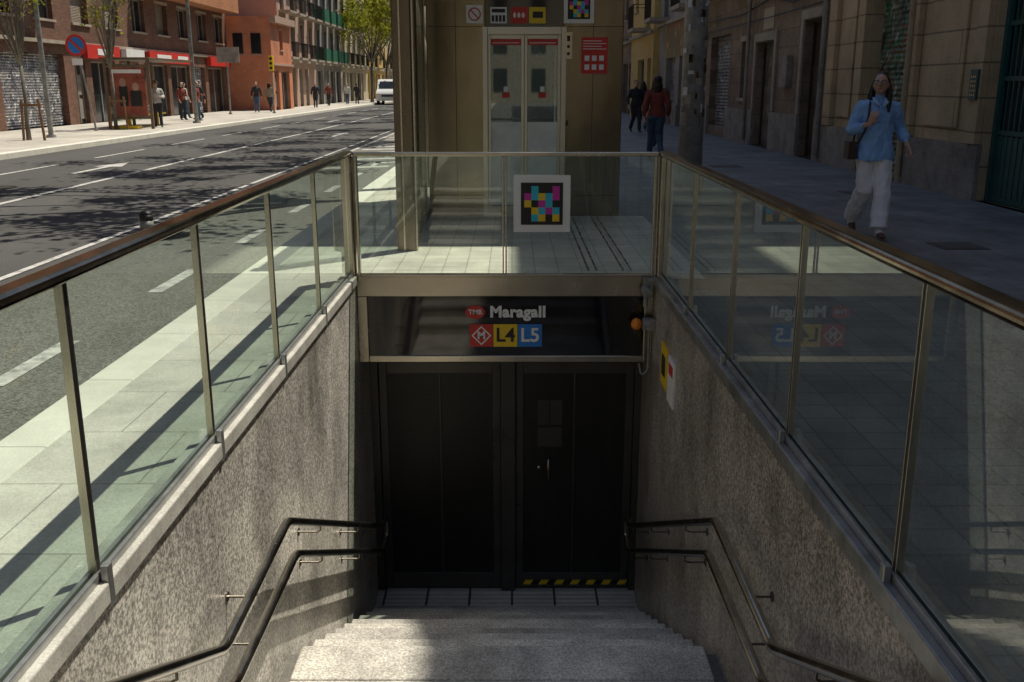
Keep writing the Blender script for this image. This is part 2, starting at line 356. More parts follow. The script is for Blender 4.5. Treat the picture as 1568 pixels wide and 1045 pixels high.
mp.obj('top_rail',[BRONZE],e,bevel=.016,smooth=False)
mp=MB(); mp.box(GX0+.043,GX1-.043,7.775,7.825,1.0,1.035); mp.obj('end_rail',[STEEL],e,bevel=.008)
# marker plate
def marker(name,x0,z0,s,y,seed=None):
    e=empty(name); m=MB(); plate(m,x0,x0+s,z0,z0+s,y,0,.004); b=s*.13; plate(m,x0+b,x0+s-b,z0+b,z0+s-b,y-.0045,1,.002)
    g=["KCKKM","MCYCM","YKMCK","KYCMC","KCYKY"]
    b2=s*.19; c=(s-2*b2)/5; ix={'K':1,'C':2,'M':3,'Y':4}
    for r,row in enumerate(g):
        for k,ch in enumerate(row):
            if ch=='K': continue
            plate(m,x0+b2+k*c,x0+b2+(k+1)*c,z0+s-b2-(r+1)*c,z0+s-b2-r*c,y-.007,ix[ch],.001)
    m.obj('plate',[WHITE,BLK,CYAN,MAG,YEL],e)
marker('colour_code_sign',.012,.40,.455,7.78)
# handrails
def curve(name,pts,r,mt,parent):
    c=bpy.data.curves.new(name,'CURVE'); c.dimensions='3D'; c.bevel_depth=r; c.bevel_resolution=3; c.use_fill_caps=True
    sp=c.splines.new('POLY'); sp.points.add(len(pts)-1)
    for i,p in enumerate(pts): sp.points[i].co=(*p,1)
    c.materials.append(mt); o=bpy.data.objects.new(name,c); return link(o,parent)
def roundp(pts,r=.07,n=5):
    out=[Vector(pts[0])]
    for a,b,c in zip(pts[:-2],pts[1:-1],pts[2:]):
        a,b,c=Vector(a),Vector(b),Vector(c); d1=(a-b); d2=(c-b); rr=min(r,d1.length*.45,d2.length*.45)
        p0=b+d1.normalized()*rr; p1=b+d2.normalized()*rr
        for k in range(n+1):
            t=k/n; out.append(p0*(1-t)**2+b*2*t*(1-t)+p1*t*t)
    out.append(Vector(pts[-1])); return out
for sx,xw,xr in ((1,XL,-1.145),(-1,XR,1.04)):
    e=empty('handrail')
    up=[(xr,.7,.76),(xr,3.40,-.62),(xr,4.53,-.60),(xr,7.85,-2.22),(xr,8.08,-2.24),(xr,8.10,-2.44),(xr,7.85,-2.46),(xr,4.66,-.85),(xr,3.50,-.85),(xr,.7,.54)]
    curve('rail_tube',roundp(up,.06),.023,STEELR,e)
    m=MB()
    for yb,zu,zl2 in ((1.6,.30,.09),(2.9,-.365,-.55),(3.9,-.61,-.85),(5.3,-.975,-1.175),(6.6,-1.61,-1.83),(7.6,-2.10,-2.34)):
        for zc in (zu,zl2):
            m.loft([(xr,yb,zc-.015),(xr,yb,zc-.05),(xr-sx*.02,yb,zc-.06),(xw,yb,zc-.06)],[.006,.006,.006,.006],8)
            m.loft([(xw,yb,zc-.06),(xw+sx*.006,yb,zc-.06)],[.024,.024],12)
    m.obj('brackets',[STEELD],e,smooth=False)
# warning lamp, camera, cable, notices
e=empty('warning_lamp'); m=MB(); m.ell((1.02,7.70,-.345),(.045,.045,.05)); m.obj('orange_lens',[ORANGE],e,smooth=True)
m=MB(); m.loft([(1.07,7.70,-.345),(1.13,7.70,-.345)],[.05,.05],16); m.box(1.10,1.168,7.66,7.74,-.39,-.30); m.obj('base',[GALV],e)
curve('cable',roundp([(1.13,7.72,-.39),(1.13,7.72,-.75),(1.08,7.74,-.80),(1.06,7.77,-.70)],.04),.008,GALV,e)
e=empty('security_camera'); m=MB(); m.loft([(1.09,7.62,-.08),(1.09,7.74,-.06)],[.038,.038],14); m.box(1.07,1.168,7.70,7.76,-.03,.03); m.loft([(1.09,7.7,-.2),(1.09,7.7,-.08)],[.02,.02],10); m.obj('housing',[GALV],e)
e=empty('wall_notice'); m=MB(); m.box(1.155,1.169,6.95,7.22,-.68,-.36); m.obj('yellow_plate',[YEL],e)
m=MB(); m.box(1.153,1.155,7.0,7.17,-.60,-.44); m.obj('pictogram',[BLK],e)
e=empty('wall_notice'); m=MB(); m.box(1.155,1.169,6.62,6.88,-.72,-.38); m.obj('white_plate',[WHITE],e); m=MB(); m.box(1.153,1.155,6.66,6.84,-.5,-.42); m.obj('red_band',[RED],e)
# ---------------------------------------------------------------- lift
e=empty('street_lift'); YF=11.8; m=MB()
m.box(-1.0,-.31,YF,14.1,.0,3.5); m.box(.60,1.30,YF,14.1,0,3.5); m.box(-.309,.599,YF,14.1,2.66,3.5)
m.obj('steel_cladding',[LIFTM],e,bevel=.01)
m=MB(); 
for xx in (-.66,.95): m.box(xx-.003,xx+.003,YF-.002,YF+.001,0,3.5)
for zz in (.25,2.2,): m.box(-1.0,-.35,YF-.002,YF+.001,zz,zz+.006); m.box(.64,1.3,YF-.002,YF+.001,zz,zz+.006)
m.obj('panel_seams',[RUB],e)
m=MB(); m.box(-.345,-.285,YF-.03,YF-.003,0,2.2); m.box(.575,.635,YF-.03,YF-.003,0,2.2); m.box(-.284,.574,YF-.03,YF+.02,2.115,2.2); m.box(-.284,.574,YF-.03,YF+.05,0,.02)
for a,b in ((-.284,.143),(.147,.574)):
    m.box(a,a+.035,YF+.03,YF+.06,.02,2.114); m.box(b-.035,b,YF+.03,YF+.06,.02,2.114); m.box(a+.036,b-.036,YF+.03,YF+.06,2.07,2.114); m.box(a+.036,b-.036,YF+.03,YF+.06,.02,.12)
m.obj('door_frames',[mat('door_steel',(.62,.58,.5),.35,.9,var=.08)],e,bevel=.003)
m=MB()
for a,b in ((-.248,.107),(.183,.538)): m.face([(a,YF+.045,.12),(b,YF+.045,.12),(b,YF+.045,2.07),(a,YF+.045,2.07)])
m.obj('door_glass',[GLD],e)
m=MB()
for a,b in ((-.247,.106),(.184,.537)): m.box(a,b,YF+.036,YF+.040,.13,1.12)
m.obj('door_lower_film',[mat('frosted_film',(.78,.82,.74),.3,var=.12,vs=4)],e)
m=MB(); m.face([(-.30,13.9,0),(.59,13.9,0),(.59,13.9,2.6),(-.30,13.9,2.6)]); m.face([(-.3,YF+.1,.01),(.59,YF+.1,.01),(.59,13.9,.01),(-.3,13.9,.01)])
m.obj('cabin',[mat('cabin_wall',(.6,.66,.6),.3,.0,var=.3,vs=2)],e)
m=MB()
for a in (-.247,.184):
    plate(m,a,a+.353,2.0,2.065,YF+.035,0); plate(m,a+.13,a+.22,1.40,1.46,YF+.035,0); plate(m,a+.02,a+.33,2.02,2.028,YF+.030,1,.001); plate(m,a+.15,a+.20,1.47,1.53,YF+.035,1)
m.obj('door_stickers',[RED,WHITE],e)
m=MB(); m.box(-.309,.599,YF+.02,YF+.05,2.201,2.659); m.obj('transom_panel',[BLACKP],e)
m=MB()
for k,(a,mi) in enumerate(((-.25,0),(-.01,4),(.20,2))):
    plate(m,a,a+.19,2.24,2.42,YF+.018,mi)
for k in range(4): plate(m,-.235+k*.042,-.235+k*.042+.03,2.26,2.33,YF+.013,3,.001)
plate(m,-.235,-.08,2.36,2.40,YF+.013,3,.001); plate(m,.24,.36,2.30,2.37,YF+.013,3,.001)
for k in range(3): m.ell((.03+k*.05,YF+.013,2.33),(.018,.002,.03),m=0)
plate(m,-.53,-.34,2.24,2.44,YF-.002,0)
n=20
for k in range(n):
    a=2*math.pi*k/n;b=2*math.pi*(k+1)/n; c=(-.435,2.34)
    m.face([(c[0]+r*math.cos(t),YF-.008,c[1]+r*math.sin(t)) for r,t in ((.06,a),(.06,b),(.075,b),(.075,a))],4)
m.face([(-.49,YF-.008,2.385),(-.48,YF-.008,2.395),(-.38,YF-.008,2.295),(-.39,YF-.008,2.285)],4)
m.obj('pictogram_stickers',[WHITE,BLUE,YEL,BLK,RED],e)
marker('colour_code_sign',.60,2.24,.35,YF-.003)
m=MB(); plate(m,.81,1.12,1.675,2.086,YF-.003,0)
for r in range(2):
    for c in range(3): plate(m,.85+c*.085,.85+c*.085+.055,1.72+r*.1,1.72+r*.1+.06,YF-.0075,1,.001)
for r in range(4): plate(m,.83,1.10-(r%2)*.05,1.95+r*.03,1.95+r*.03+.008,YF-.0075,1,.001)
m.obj('notice',[RED,WHITE],e)
m=MB(); plate(m,.615,.70,1.84,2.14,YF-.032,0,.015); m.obj('call_panel',[STEEL],e); m=MB()
for zz in (1.9,1.98): m.loft([(.657,YF-.055,zz),(.657,YF-.047,zz)],[.018,.018],12)
plate(m,.64,.675,2.04,2.10,YF-.048,0); m.box(.63,.665,YF-.01,YF-.002,1.08,1.14); m.obj('buttons',[BLK],e)
m=MB(); m.box(-1.10,-.92,9.22,9.36,0,3.5); m.box(-1.06,-.99,10.45,10.53,0,3.3); m.box(-1.06,-.97,9.37,11.79,3.3,3.5); m.box(-1.06,-.99,9.37,11.79,0,.12)
m.box(-1.055,-1.02,11.70,11.79,.13,3.29)
m.obj('side_frame',[POSTM],e,bevel=.012)
m=MB(); m.box(-.918,-.905,9.23,9.35,0,3.5); m.box(-1.035,-1.02,9.205,9.219,0,3.5); m.obj('post_edge_trim',[STEEL],e)
m=MB(); m.face([(-1.015,9.37,.12),(-1.015,11.78,.12),(-1.015,11.78,3.3),(-1.015,9.37,3.3)]); m.obj('side_glass',[GLL],e)
m=MB(); m.box(-1.15,1.45,10.6,14.3,3.51,3.66); m.obj('roof_slab',[STEEL],e,bevel=.01)
m=MB()
for xx in (.65,.72,.95,1.02): m.box(xx,xx+.014,8.2,11.6,.0,.012)
m.obj('floor_guides',[STEELD],e)
# ---------------------------------------------------------------- buildings
BR=mat('brick_red_brown',(.19,.095,.06),.85,var=.2,vs=.7,bump=.2,bs=40,brick=dict(plane='yz',w=.26,h=.075,m=.006,v=.25,md=.8),stain=(.5,.35))
BRO=mat('brick_orange',(.46,.20,.09),.8,var=.12,vs=1,brick=dict(plane='yz',w=.26,h=.075,m=.006,v=.2,md=.8))
SALM=mat('render_orange',(.60,.23,.12),.8,var=.15,vs=.8,bump=.1,stain=(1,.25))
PINK=mat('render_pink',(.48,.33,.25),.8,var=.12,vs=.8,stain=(.8,.3)); CREAM=mat('render_cream',(.50,.43,.31),.8,var=.12,vs=.8,stain=(.8,.25)); GREY=mat('render_grey',(.32,.29,.26),.8,var=.15,vs=.8,stain=(.6,.35)); YELB=mat('render_yellow',(.60,.42,.15),.8,var=.12)
ASHL=mat('ashlar_cream',(.56,.43,.26),.75,var=.14,vs=.9,bump=.3,bs=25,speck=(30,.12),brick=dict(plane='yz',w=2.2,h=.46,m=.014,v=.05,md=.45),stain=(.8,.3))
BSTONE=mat('brown_stone',(.30,.22,.155),.85,var=.25,vs=1.2,bump=.5,bs=12,speck=(20,.25),brick=dict(plane='yz',w=.8,h=.4,m=.012,v=.12,md=.6),stain=(.7,.4))
PLI=mat('plinth_stone',(.33,.30,.26),.8,var=.2,vs=1.5,bump=.4,bs=20,speck=(25,.2),stain=(2,.4))
CONC=mat('trim_stone',(.40,.34,.27),.8,var=.15,vs=2,stain=(1.5,.3))
SH=slats('roller_shutter',(.26,.25,.24),.1,[((.05,.05,.06,1),1.1,.48),((.55,.55,.57,1),1.7,.54),((.08,.08,.12,1),2.4,.50)])
SHG=slats('roller_shutter_graffiti',(.14,.20,.12),.09,[((.45,.42,.38,1),1.6,.50),((.04,.20,.09,1),1.1,.5),((.3,.06,.03,1),2.3,.58),((.02,.02,.02,1),1.5,.47)])
WOOD=mat('old_wood_door',(.055,.04,.03),.6,var=.3,vs=5,bump=.2); GDOOR=slats('grey_door',(.20,.18,.15),.6,[((.05,.05,.05,1),1.8,.5)])
PERS=slats('persiana',(.30,.25,.19),.06); IRON=mat('iron_rail',(.03,.028,.025),.5,.5)
KM={'win':1,'shutter':3,'graf':4,'door':5,'gdoor':6,'gate':5,'shop':1,'pers':7}
def building(name,side,xf,y0,y1,H,wallm,gh=3.5,sh=3.1,bay=3.0,ground=None,balc=0,dep=11,ww=1.1,wh=1.6,seed=1,plinth=None,trim=CONC,fw=FRAME,balm=None,upto=99,gapsill=1.0):
    rnd=random.Random(seed); e=empty(name); ops=[]
    if ground is None:
        ground=[]; a=y0+.5
        while a+2.2<y1-.3:
            k=rnd.choice(['shutter','shop','door','shop','gdoor']); w=1.2 if 'door' in k else 2.3
            ground.append((a,a+w,0.0,min(2.7,gh-.6),k)); a+=w+rnd.uniform(.5,1.1)
    ops+=ground
    nb=max(1,int((y1-y0)/bay)); st=(y1-y0)/nb; bal=MB(); fi=0; z=gh
    while z+sh<=H+.3:
        for k in range(nb):
            c=y0+st*(k+.5); zb=z+(.05 if (balc and (k+fi)%balc==0) else gapsill)
            zt=z+min(sh-.55,gapsill+wh)
            kd='pers' if rnd.random()<.3 else 'win'
            ops.append((c-ww/2,c+ww/2,zb,zt,kd))
            if balc and (k+fi)%balc==0 and fi<upto:
                x0=xf+side*.003; x1=xf+side*.8
                bal.box(x0,x1,c-ww/2-.45,c+ww/2+.45,z-.14,z,0)
                if balm: 
                    bal.box(x1-side*.12,x1,c-ww/2-.45,c+ww/2+.45,z+.001,z+.95,2); bal.box(x0,x1-side*.121,c-ww/2-.45,c-ww/2-.35,z+.001,z+.95,2); bal.box(x0,x1-side*.121,c+ww/2+.35,c+ww/2+.45,z+.001,z+.95,2)
                else:
                    bal.box(x1-side*.04,x1,c-ww/2-.45,c+ww/2+.45,z+.96,z+1.0,1)
                    q=c-ww/2-.44
                    while q<c+ww/2+.45: bal.box(x1-side*.03,x1-side*.012,q,q+.016,z,z+.96,1); q+=.12
                    for yy2 in (c-ww/2-.44,c+ww/2+.42): bal.box(x0,x1-side*.04,yy2,yy2+.02,z+.96,z+.99,1)
        z+=sh; fi+=1
    ysn=sorted(set([y0,y1]+[v for o in ops for v in o[:2]])); zs=sorted(set([0,H]+[v for o in ops for v in o[2:4]]))
    m=MB(); D=.22
    for i in range(len(ysn)-1):
        run0=None
        for j in range(len(zs)):
            inside=True
            if j<len(zs)-1:
                cy=(ysn[i]+ysn[i+1])/2; cz=(zs[j]+zs[j+1])/2
                inside=any(o[0]<cy<o[1] and o[2]<cz<o[3] for o in ops)
            if not inside and run0 is None: run0=zs[j]
            if inside and run0 is not None:
                a,b=ysn[i],ysn[i+1]; m.face([(xf,a,run0),(xf,b,run0),(xf,b,zs[j]),(xf,a,zs[j])],0); run0=None
    xb=xf-side*dep
    for yy2 in (y0,y1): m.face([(xf,yy2,0),(xb,yy2,0),(xb,yy2,H),(xf,yy2,H)],0)
    m.face([(xf,y0,H),(xb,y0,H),(xb,y1,H),(xf,y1,H)],0); m.face([(xb,y0,0),(xb,y1,0),(xb,y1,H),(xb,y0,H)],0)
    fr=MB()
    for (a,b,c,d,k) in ops:
        xi=xf-side*D
        for q in ([(xf,a,c),(xi,a,c),(xi,a,d),(xf,a,d)],[(xf,b,c),(xi,b,c),(xi,b,d),(xf,b,d)],[(xf,a,d),(xi,a,d),(xi,b,d),(xf,b,d)],[(xf,a,c),(xi,a,c),(xi,b,c),(xf,b,c)]): m.face(q,0)
        m.face([(xi,a,c),(xi,b,c),(xi,b,d),(xi,a,d)],KM[k])
        t=.06; x2=xi+side*.05; x1=xi+side*.004
        if k in('win','shop','door','gdoor'):
            fr.box(x1,x2,a,a+t,c,d,0); fr.box(x1,x2,b-t,b,c,d,0); fr.box(x1,x2,a+t,b-t,d-t,d,0); fr.box(x1,x2,(a+b)/2-.03,(a+b)/2+.03,c,d-t,0)
            if k=='door': 
                for zz in (c+.2,c+1.15): 
                    for (p,q) in ((a+.12,(a+b)/2-.08),((a+b)/2+.08,b-.12)): fr.box(x1,x1+side*.03,p,q,zz,zz+.8,0)
        if k=='gate':
            q=a
            while q<b: fr.box(x1+side*.05,x1+side*.08,q,q+.03,c,d,2); q+=.14
            for zz in (c+.02,c+.9,c+1.6,c+2.3,d-.08): fr.box(x1+side*.045,x1+side*.085,a,b,zz,zz+.06,2)
            for q in (a,b-.09,(a+b)/2-.04): fr.box(x1+side*.04,x1+side*.11,q,q+.09,c,d,2)
            fr.box(x1+side*.045,x1+side*.07,a,b,c,c+.88,2)
        if k in('win','pers'): fr.box(xf+side*.002,xf+side*.08,a-.08,b+.08,c-.09,c-.002,1)
        if k in('win','pers') : fr.box(xf+side*.002,xf+side*.035,a-.1,b+.1,d+.002,d+.14,1)
    fr.box(xf+side*.002,xf+side*.14,y0+.01,y1-.01,gh-.28,gh-.15,1)
    fr.box(xf+side*.002,xf+side*.35,y0+.01,y1-.01,H-.35,H+.05,1)
    if plinth:
        seg=y0+.01
        for (a,b,c,d,k) in sorted(o for o in ops if o[2]<plinth)+[(y1-.01,0,0,0,'')]:
            if a-seg>.05: fr.box(xf+side*.002,xf+side*.07,seg,a,0,plinth,3)
            seg=b
    m.obj('walls_and_openings',[wallm,WIN,fw,SH,SHG,WOOD,GDOOR,PERS],e); fr.obj('frames_sills_cornice',[fw,trim,TEAL,PLI],e)
    if bal.v: bal.obj('balconies',[trim,IRON,balm or IRON],e)
    return e
# right side
HR=18.3
building('apartment_building',-1,6.4,-45,-2,HR,GREY,4.2,3.3,seed=3,balc=2,plinth=.8)
b1=building('apartment_building',-1,6.4,-2,20.2,HR,ASHL,4.6,3.3,bay=3.3,seed=4,balc=2,plinth=.75,fw=FRAMED,
  ground=[(1,3.4,0,3.1,'shutter'),(5.2,7.4,0,3.1,'shutter'),(11.2,13.4,0,3.3,'gate'),(16.2,18.1,0,3.3,'graf')])
m=MB()
for (a,b) in ((13.45,13.75),(15.75,16.15),(18.15,18.5),(19.75,20.18)): m.box(6.30,6.398,a,b,.76,4.3)
for (a,b) in ((14.2,15.4),(18.8,19.5)):
    m.box(6.36,6.398,a,b,.95,4.1)
m.obj('pilasters',[ASHL],b1,bevel=.01)
b2=building('stone_building',-1,6.4,20.2,33.5,HR,BSTONE,4.5,3.3,bay=3.3,seed=5,balc=1,plinth=.9,fw=FRAMED,
  ground=[(20.8,22.1,0,2.9,'door'),(24.5,26.3,0,2.6,'gdoor'),(27.2,28.1,1.2,2.7,'win'),(29.6,32.4,.3,3.0,'shutter')])
m=MB()
for (a,b,h) in ((20.8,22.1,2.9),(24.5,26.3,2.6)):
    m.box(6.34,6.398,a-.2,a-.01,.91,h+.22); m.box(6.34,6.398,b+.01,b+.2,.91,h+.22); m.box(6.33,6.398,a-.009,b+.009,h+.01,h+.22)
m.obj('door_surrounds',[CONC],b2,bevel=.01)
building('apartment_building',-1,6.4,33.5,44,HR,GREY,4.2,3.3,seed=6,balc=2,plinth=.8)
building('yellow_building',-1,6.15,44,52,HR,YELB,4.0,3.2,seed=7,balc=2)
building('apartment_building',-1,6.4,52,110,HR,BSTONE,4.0,3.2,seed=8,balc=2); building('apartment_building',-1,6.4,110,260,HR,CREAM,4.0,3.2,seed=9,bay=4)
e=empty('drainpipe'); m=MB(); m.loft([(6.28,15.95,.1),(6.28,15.95,8)],[.05,.05],12); 
for zz in (.8,2.6,4.4): m.loft([(6.28,15.95,zz),(6.28,15.95,zz+.05)],[.06,.06],12)
m.obj('pipe',[mat('pipe_beige',(.40,.32,.2),.6)],e)
e=empty('drainpipe'); m=MB(); m.loft([(6.27,20.35,.1),(6.27,20.35,9)],[.06,.06],12); m.loft([(6.28,26.9,.1),(6.28,26.9,9)],[.05,.05],12); m.obj('pipe',[PLI],e)
e=empty('wall_cable'); curve('cable',[(6.34,20.3,3.9),(6.33,21,3.55),(6.33,23,3.35),(6.33,25,3.6),(6.33,28,3.4),(6.33,33,3.5)],.02,RUB,e)
curve('cable_2',[(6.34,20.3,3.2),(6.33,22,3.17),(6.33,26,3.15),(6.33,33,3.15)],.014,RUB,e)
e=empty('intercom_panel'); m=MB(); m.box(6.27,6.299,13.5,13.72,1.35,1.75); m.obj('panel',[TEAL],e); m=MB()
for r in range(5):
    for c in range(3): m.box(6.264,6.27,13.53+c*.06,13.56+c*.06,1.4+r*.06,1.43+r*.06)
m.obj('buttons',[STEEL],e)
e=empty('meter_box'); m=MB(); m.box(6.25,6.398,22.9,23.5,1.5,2.2); m.obj('box',[PLI],e,bevel=.01)
e=empty('wall_poster'); m=MB(); m.box(6.39,6.397,24.8,25.8,2.9,3.4); m.obj('panel',[CREAM],e)
e=empty('wall_mural'); m=MB(); m.box(6.385,6.397,36.5,42.,2.6,4.0); m.obj('paint',[slats('mural_paint',(.25,.1,.07),3,[((.05,.2,.08,1),1.2,.5),((.5,.3,.1,1),1.5,.56)])],e)
# left side
bb=building('brick_building',1,-17.5,-45,30,19,BR,3.35,3.0,bay=3.4,seed=11,balc=2,ww=1.5,wh=1.4)
bb=building('brick_building',1,-17.5,30,62,19,BR,3.35,3.0,bay=3.2,seed=12,ww=1.6,wh=1.45,fw=FRAME,trim=CONC,gapsill=.6,
  ground=[(30.5,33.3,0,2.6,'shop'),(34.3,39.3,0,2.7,'shutter'),(40.2,41.2,0,2.5,'door'),(41.8,44.2,0,2.5,'shop'),(45,47.2,0,2.5,'shop'),(48,51,0,2.5,'shop'),(51.5,54.5,0,2.5,'shop'),(55.2,57.2,0,2.5,'shutter'),(57.8,61,0,2.5,'shop')])
m=MB(); m.box(-17.498,-16.5,47,61.5,5.7,6.75); m.box(-17.498,-16.5,47,61.5,8.8,9.75); m.box(-17.498,-16.5,30.5,38,5.9,6.9); m.obj('brick_balconies',[BRO],bb)
m=MB(); m.box(-17.495,-17.40,30.05,33.0,0,2.7); m.obj('tiled_plinth',[CREAM],bb)
e=empty('shop_signs'); m=MB(); m.box(-17.45,-17.25,41.0,44.4,2.6,3.15,0); m.box(-17.45,-17.25,48,54.6,2.6,3.1,0); m.box(-17.45,-17.2,57.5,61.5,2.6,3.1,0); m.box(-17.45,-17.2,45,47.2,2.7,3.1,1)
m.box(-17.24,-17.235,42,43.6,2.75,3.0,1); m.box(-17.24,-17.235,49,51,2.72,2.98,1); m.box(-17.24,-17.235,52,53.6,2.72,2.98,1); m.obj('fascia_boards',[RED,WHITE],e)
building('orange_building',1,-14.8,62,67.6,5.6,SALM,3.0,2.5,bay=2.8,seed=13,ww=.9,wh=1.2,gapsill=.7,dep=8,trim=PINK)
e=empty('side_wall_windows'); m=MB()
for (a,b,c,d) in ((-17.1,-16.5,3.4,4.6),(-16.0,-15.4,3.4,4.6)): m.box(a,b,61.96,61.995,c,d,0); m.box(a-.08,b+.08,61.93,61.995,c-.1,c-.01,1)
m.obj('windows',[WIN,PINK],e)
building('apartment_building',1,-15.6,67.6,80,21,PINK,3.4,3.0,seed=14,balc=1,ww=1.2,balm=None)
building('apartment_building',1,-15.6,80,92,24,GREY,3.4,3.0,seed=15,balc=1,balm=GREENP); building('apartment_building',1,-15.6,92,108,22,CREAM,3.4,3.0,seed=16,balc=1)
building('apartment_building',1,-15.6,108,125,20,YELB,3.4,3.0,seed=17,balc=2); building('apartment_building',1,-15.6,125,260,22,CREAM,3.4,3.0,bay=4,seed=18,balc=2)
def endb(y,s):
    e=empty('apartment_building'); m=MB(); m.box(-30,20,y,y+12,0,24,0); w=MB()
    for fl in range(7):
        for k in range(14): w.box(-28+k*3.3,-26.8+k*3.3,y+s*.05 if s<0 else y+12-.01,y+.1 if s<0 else y+12.05,1+fl*3.2,2.9+fl*3.2,0)
    m.obj('walls',[CREAM],e); w.obj('windows',[WIN],e)
endb(262,-1); endb(-75,1)
# ---------------------------------------------------------------- trees
BARK=mat('plane_bark',(.17,.15,.12),.85,var=.4,vs=4,bump=.5,bs=20)
LEAF=leafmat('leaves_spring',(.14,.18,.02),(.36,.34,.04))
def leafmesh(name,n,cl,size,seed,R=(3.6,3.6,2.2),cr=.9):
    r=np.random.RandomState(seed); C=[]
    while len(C)<cl:
        p=r.uniform(-1,1,3)
        if .25<np.linalg.norm(p)<1: C.append(p*np.array(R))
    C=np.array(C); ci=r.randint(0,cl,n); sc=r.uniform(.45,1.2,cl)*cr
    P=C[ci]+r.normal(0,.42,(n,3))*sc[ci][:,None]
    a=r.normal(size=(n,3)); a/=np.linalg.norm(a,axis=1)[:,None]; b=r.normal(size=(n,3)); b-=a*(a*b).sum(1)[:,None]; b/=np.linalg.norm(b,axis=1)[:,None]
    s=(size*r.uniform(.6,1.3,n))[:,None]
    V=np.stack([P-a*s,P-b*s*.7,P+a*s,P+b*s*.7],1).reshape(-1,3)
    me=bpy.data.meshes.new(name); me.from_pydata(V.tolist(),[],(np.arange(n*4).reshape(-1,4)).tolist()); me.materials.append(LEAF); return me,C
LM=[leafmesh('leaves_a',4200,24,.095,1,cr=1.05),leafmesh('leaves_b',4200,22,.095,2,cr=1.05)]
LMS=[leafmesh('leaves_s',420,18,.06,3,(1.1,1.1,1.5),.5)]
def tree(x,y,cx,h=7.2,lm=LM[0],r=.17,yaw=0,sc=1,nl=16,name='plane_tree'):
    e=empty(name); e.location=(x,y,0); me,C=lm; m=MB()
    cc=Vector((cx-x,0,h)); fork=Vector((.1*(cx-x),.05,h*.45)); 
    m.loft([(0,0,-.05),(0,0,.5),(.03,.02,h*.25),fork],[r*1.25,r,r*.9,r*.8],12)
    R=Matrix.Rotation(yaw,3,'Z'); rnd=random.Random(int(y*7))
    for c in C[:nl]:
        t=cc+R@Vector(c)*sc; mid=fork.lerp(t,.5)+Vector((rnd.uniform(-.3,.3),rnd.uniform(-.3,.3),.35*sc)); m.loft([fork,mid,t],[r*.5,r*.28,r*.06],7)
        for q in range(3): m.loft([mid.lerp(t,.3+.2*q),t+Vector((rnd.uniform(-.6,.6),rnd.uniform(-.6,.6),rnd.uniform(-.1,.7)))*sc],[r*.13,r*.03],5)
    m.obj('trunk_and_limbs',[BARK],e,smooth=True)
    o=bpy.data.objects.new('foliage',me); link(o,e); o.location=cc; o.rotation_euler=(0,0,yaw); o.scale=(sc,)*3
for k,(x,y,cx) in enumerate(((-1.42,15.4,-3.8),(-1.8,23,-4.2),(-1.9,31,-4.2),(-2,39,-4.4),(-2,48,-4.8),(-2,58,-5),(-2,68,-5),(-2,80,-5),(-2,94,-5.2),(-1.7,-7,-3))):
    tree(x,y,cx,7.2 if k<4 else 6.6,LM[k%2],.17,k*1.3,1.0)
for k,(x,y) in enumerate(((-14.0,28.6),(-14.2,35.5),(-12.9,92),(-12.9,103),(-12.9,116),(-12.9,132))):
    if y<50: tree(x,y,x,4.6,LMS[0],.06,k,1.,18,'young_tree')
    else: tree(x,y,x+.6,7.6,LM[k%2],.15,k,1.15)
# ---------------------------------------------------------------- street furniture
e=empty('utility_pole'); m=MB(); px_,py_=2.72,15.; m.loft([(px_,py_,0),(px_,py_,4.5),(px_,py_,9)],[.185,.165,.14],24); m.loft([(px_,py_,0),(px_,py_,.25)],[.23,.21],24); m.obj('shaft',[mat('pole_paint',(.46,.45,.42),.6,.0,var=.2,vs=4,stain=(5,.4))],e,smooth=True)
m=MB(); rnd=random.Random(5)
for k in range(60):
    t=-math.pi/2+rnd.uniform(-1.3,1.1); z0=rnd.uniform(.8,3.0); hh=rnd.uniform(.04,.14); dt=rnd.uniform(.15,.5); r=.1825+k*.0002
    N=4
    for j in range(N): 
        a0=t+dt*j/N;a1=t+dt*(j+1)/N
        m.face([(px_+r*math.cos(a),py_+r*math.sin(a),zz) for a,zz in ((a0,z0),(a1,z0),(a1,z0+hh),(a0,z0+hh))],k%5)
m.obj('stickers',[WHITE,GALV,CREAM,STEELD,PLI],e)
def pole(name,x,y,h,r=.05,lean=0,top=None):
    e=empty(name); m=MB(); m.loft([(x,y,0),(x-lean,y,h)],[r,r*.8],12); m.loft([(x,y,0),(x,y,.08)],[r*2,r*1.8],12); m.obj('post',[GALV],e,smooth=False); return e
e=pole('street_lamp',-14.0,30,9,.075); m=MB(); m.loft([(-14,30,9),(-13.5,30,9.3),(-12.2,30,9.4)],[.05,.045,.04],8); m.box(-12.3,-11.5,29.85,30.15,9.33,9.45); m.obj('arm_and_head',[GALV],e)
e=pole('street_lamp',-13.2,41.5,9,.085); m=MB(); m.loft([(-13.2,41.5,9),(-12.7,41.5,9.3),(-11.4,41.5,9.4)],[.05,.045,.04],8); m.box(-11.5,-10.7,41.35,41.65,9.33,9.45); m.obj('arm_and_head',[GALV],e)
e=pole('no_parking_sign',-14.5,34.5,2.75,.035,.35)
def disc(m,c,r,y,mi,n=24): m.face([(c[0]+r*math.cos(2*math.pi*k/n),y,c[1]+r*math.sin(2*math.pi*k/n)) for k in range(n)],mi)
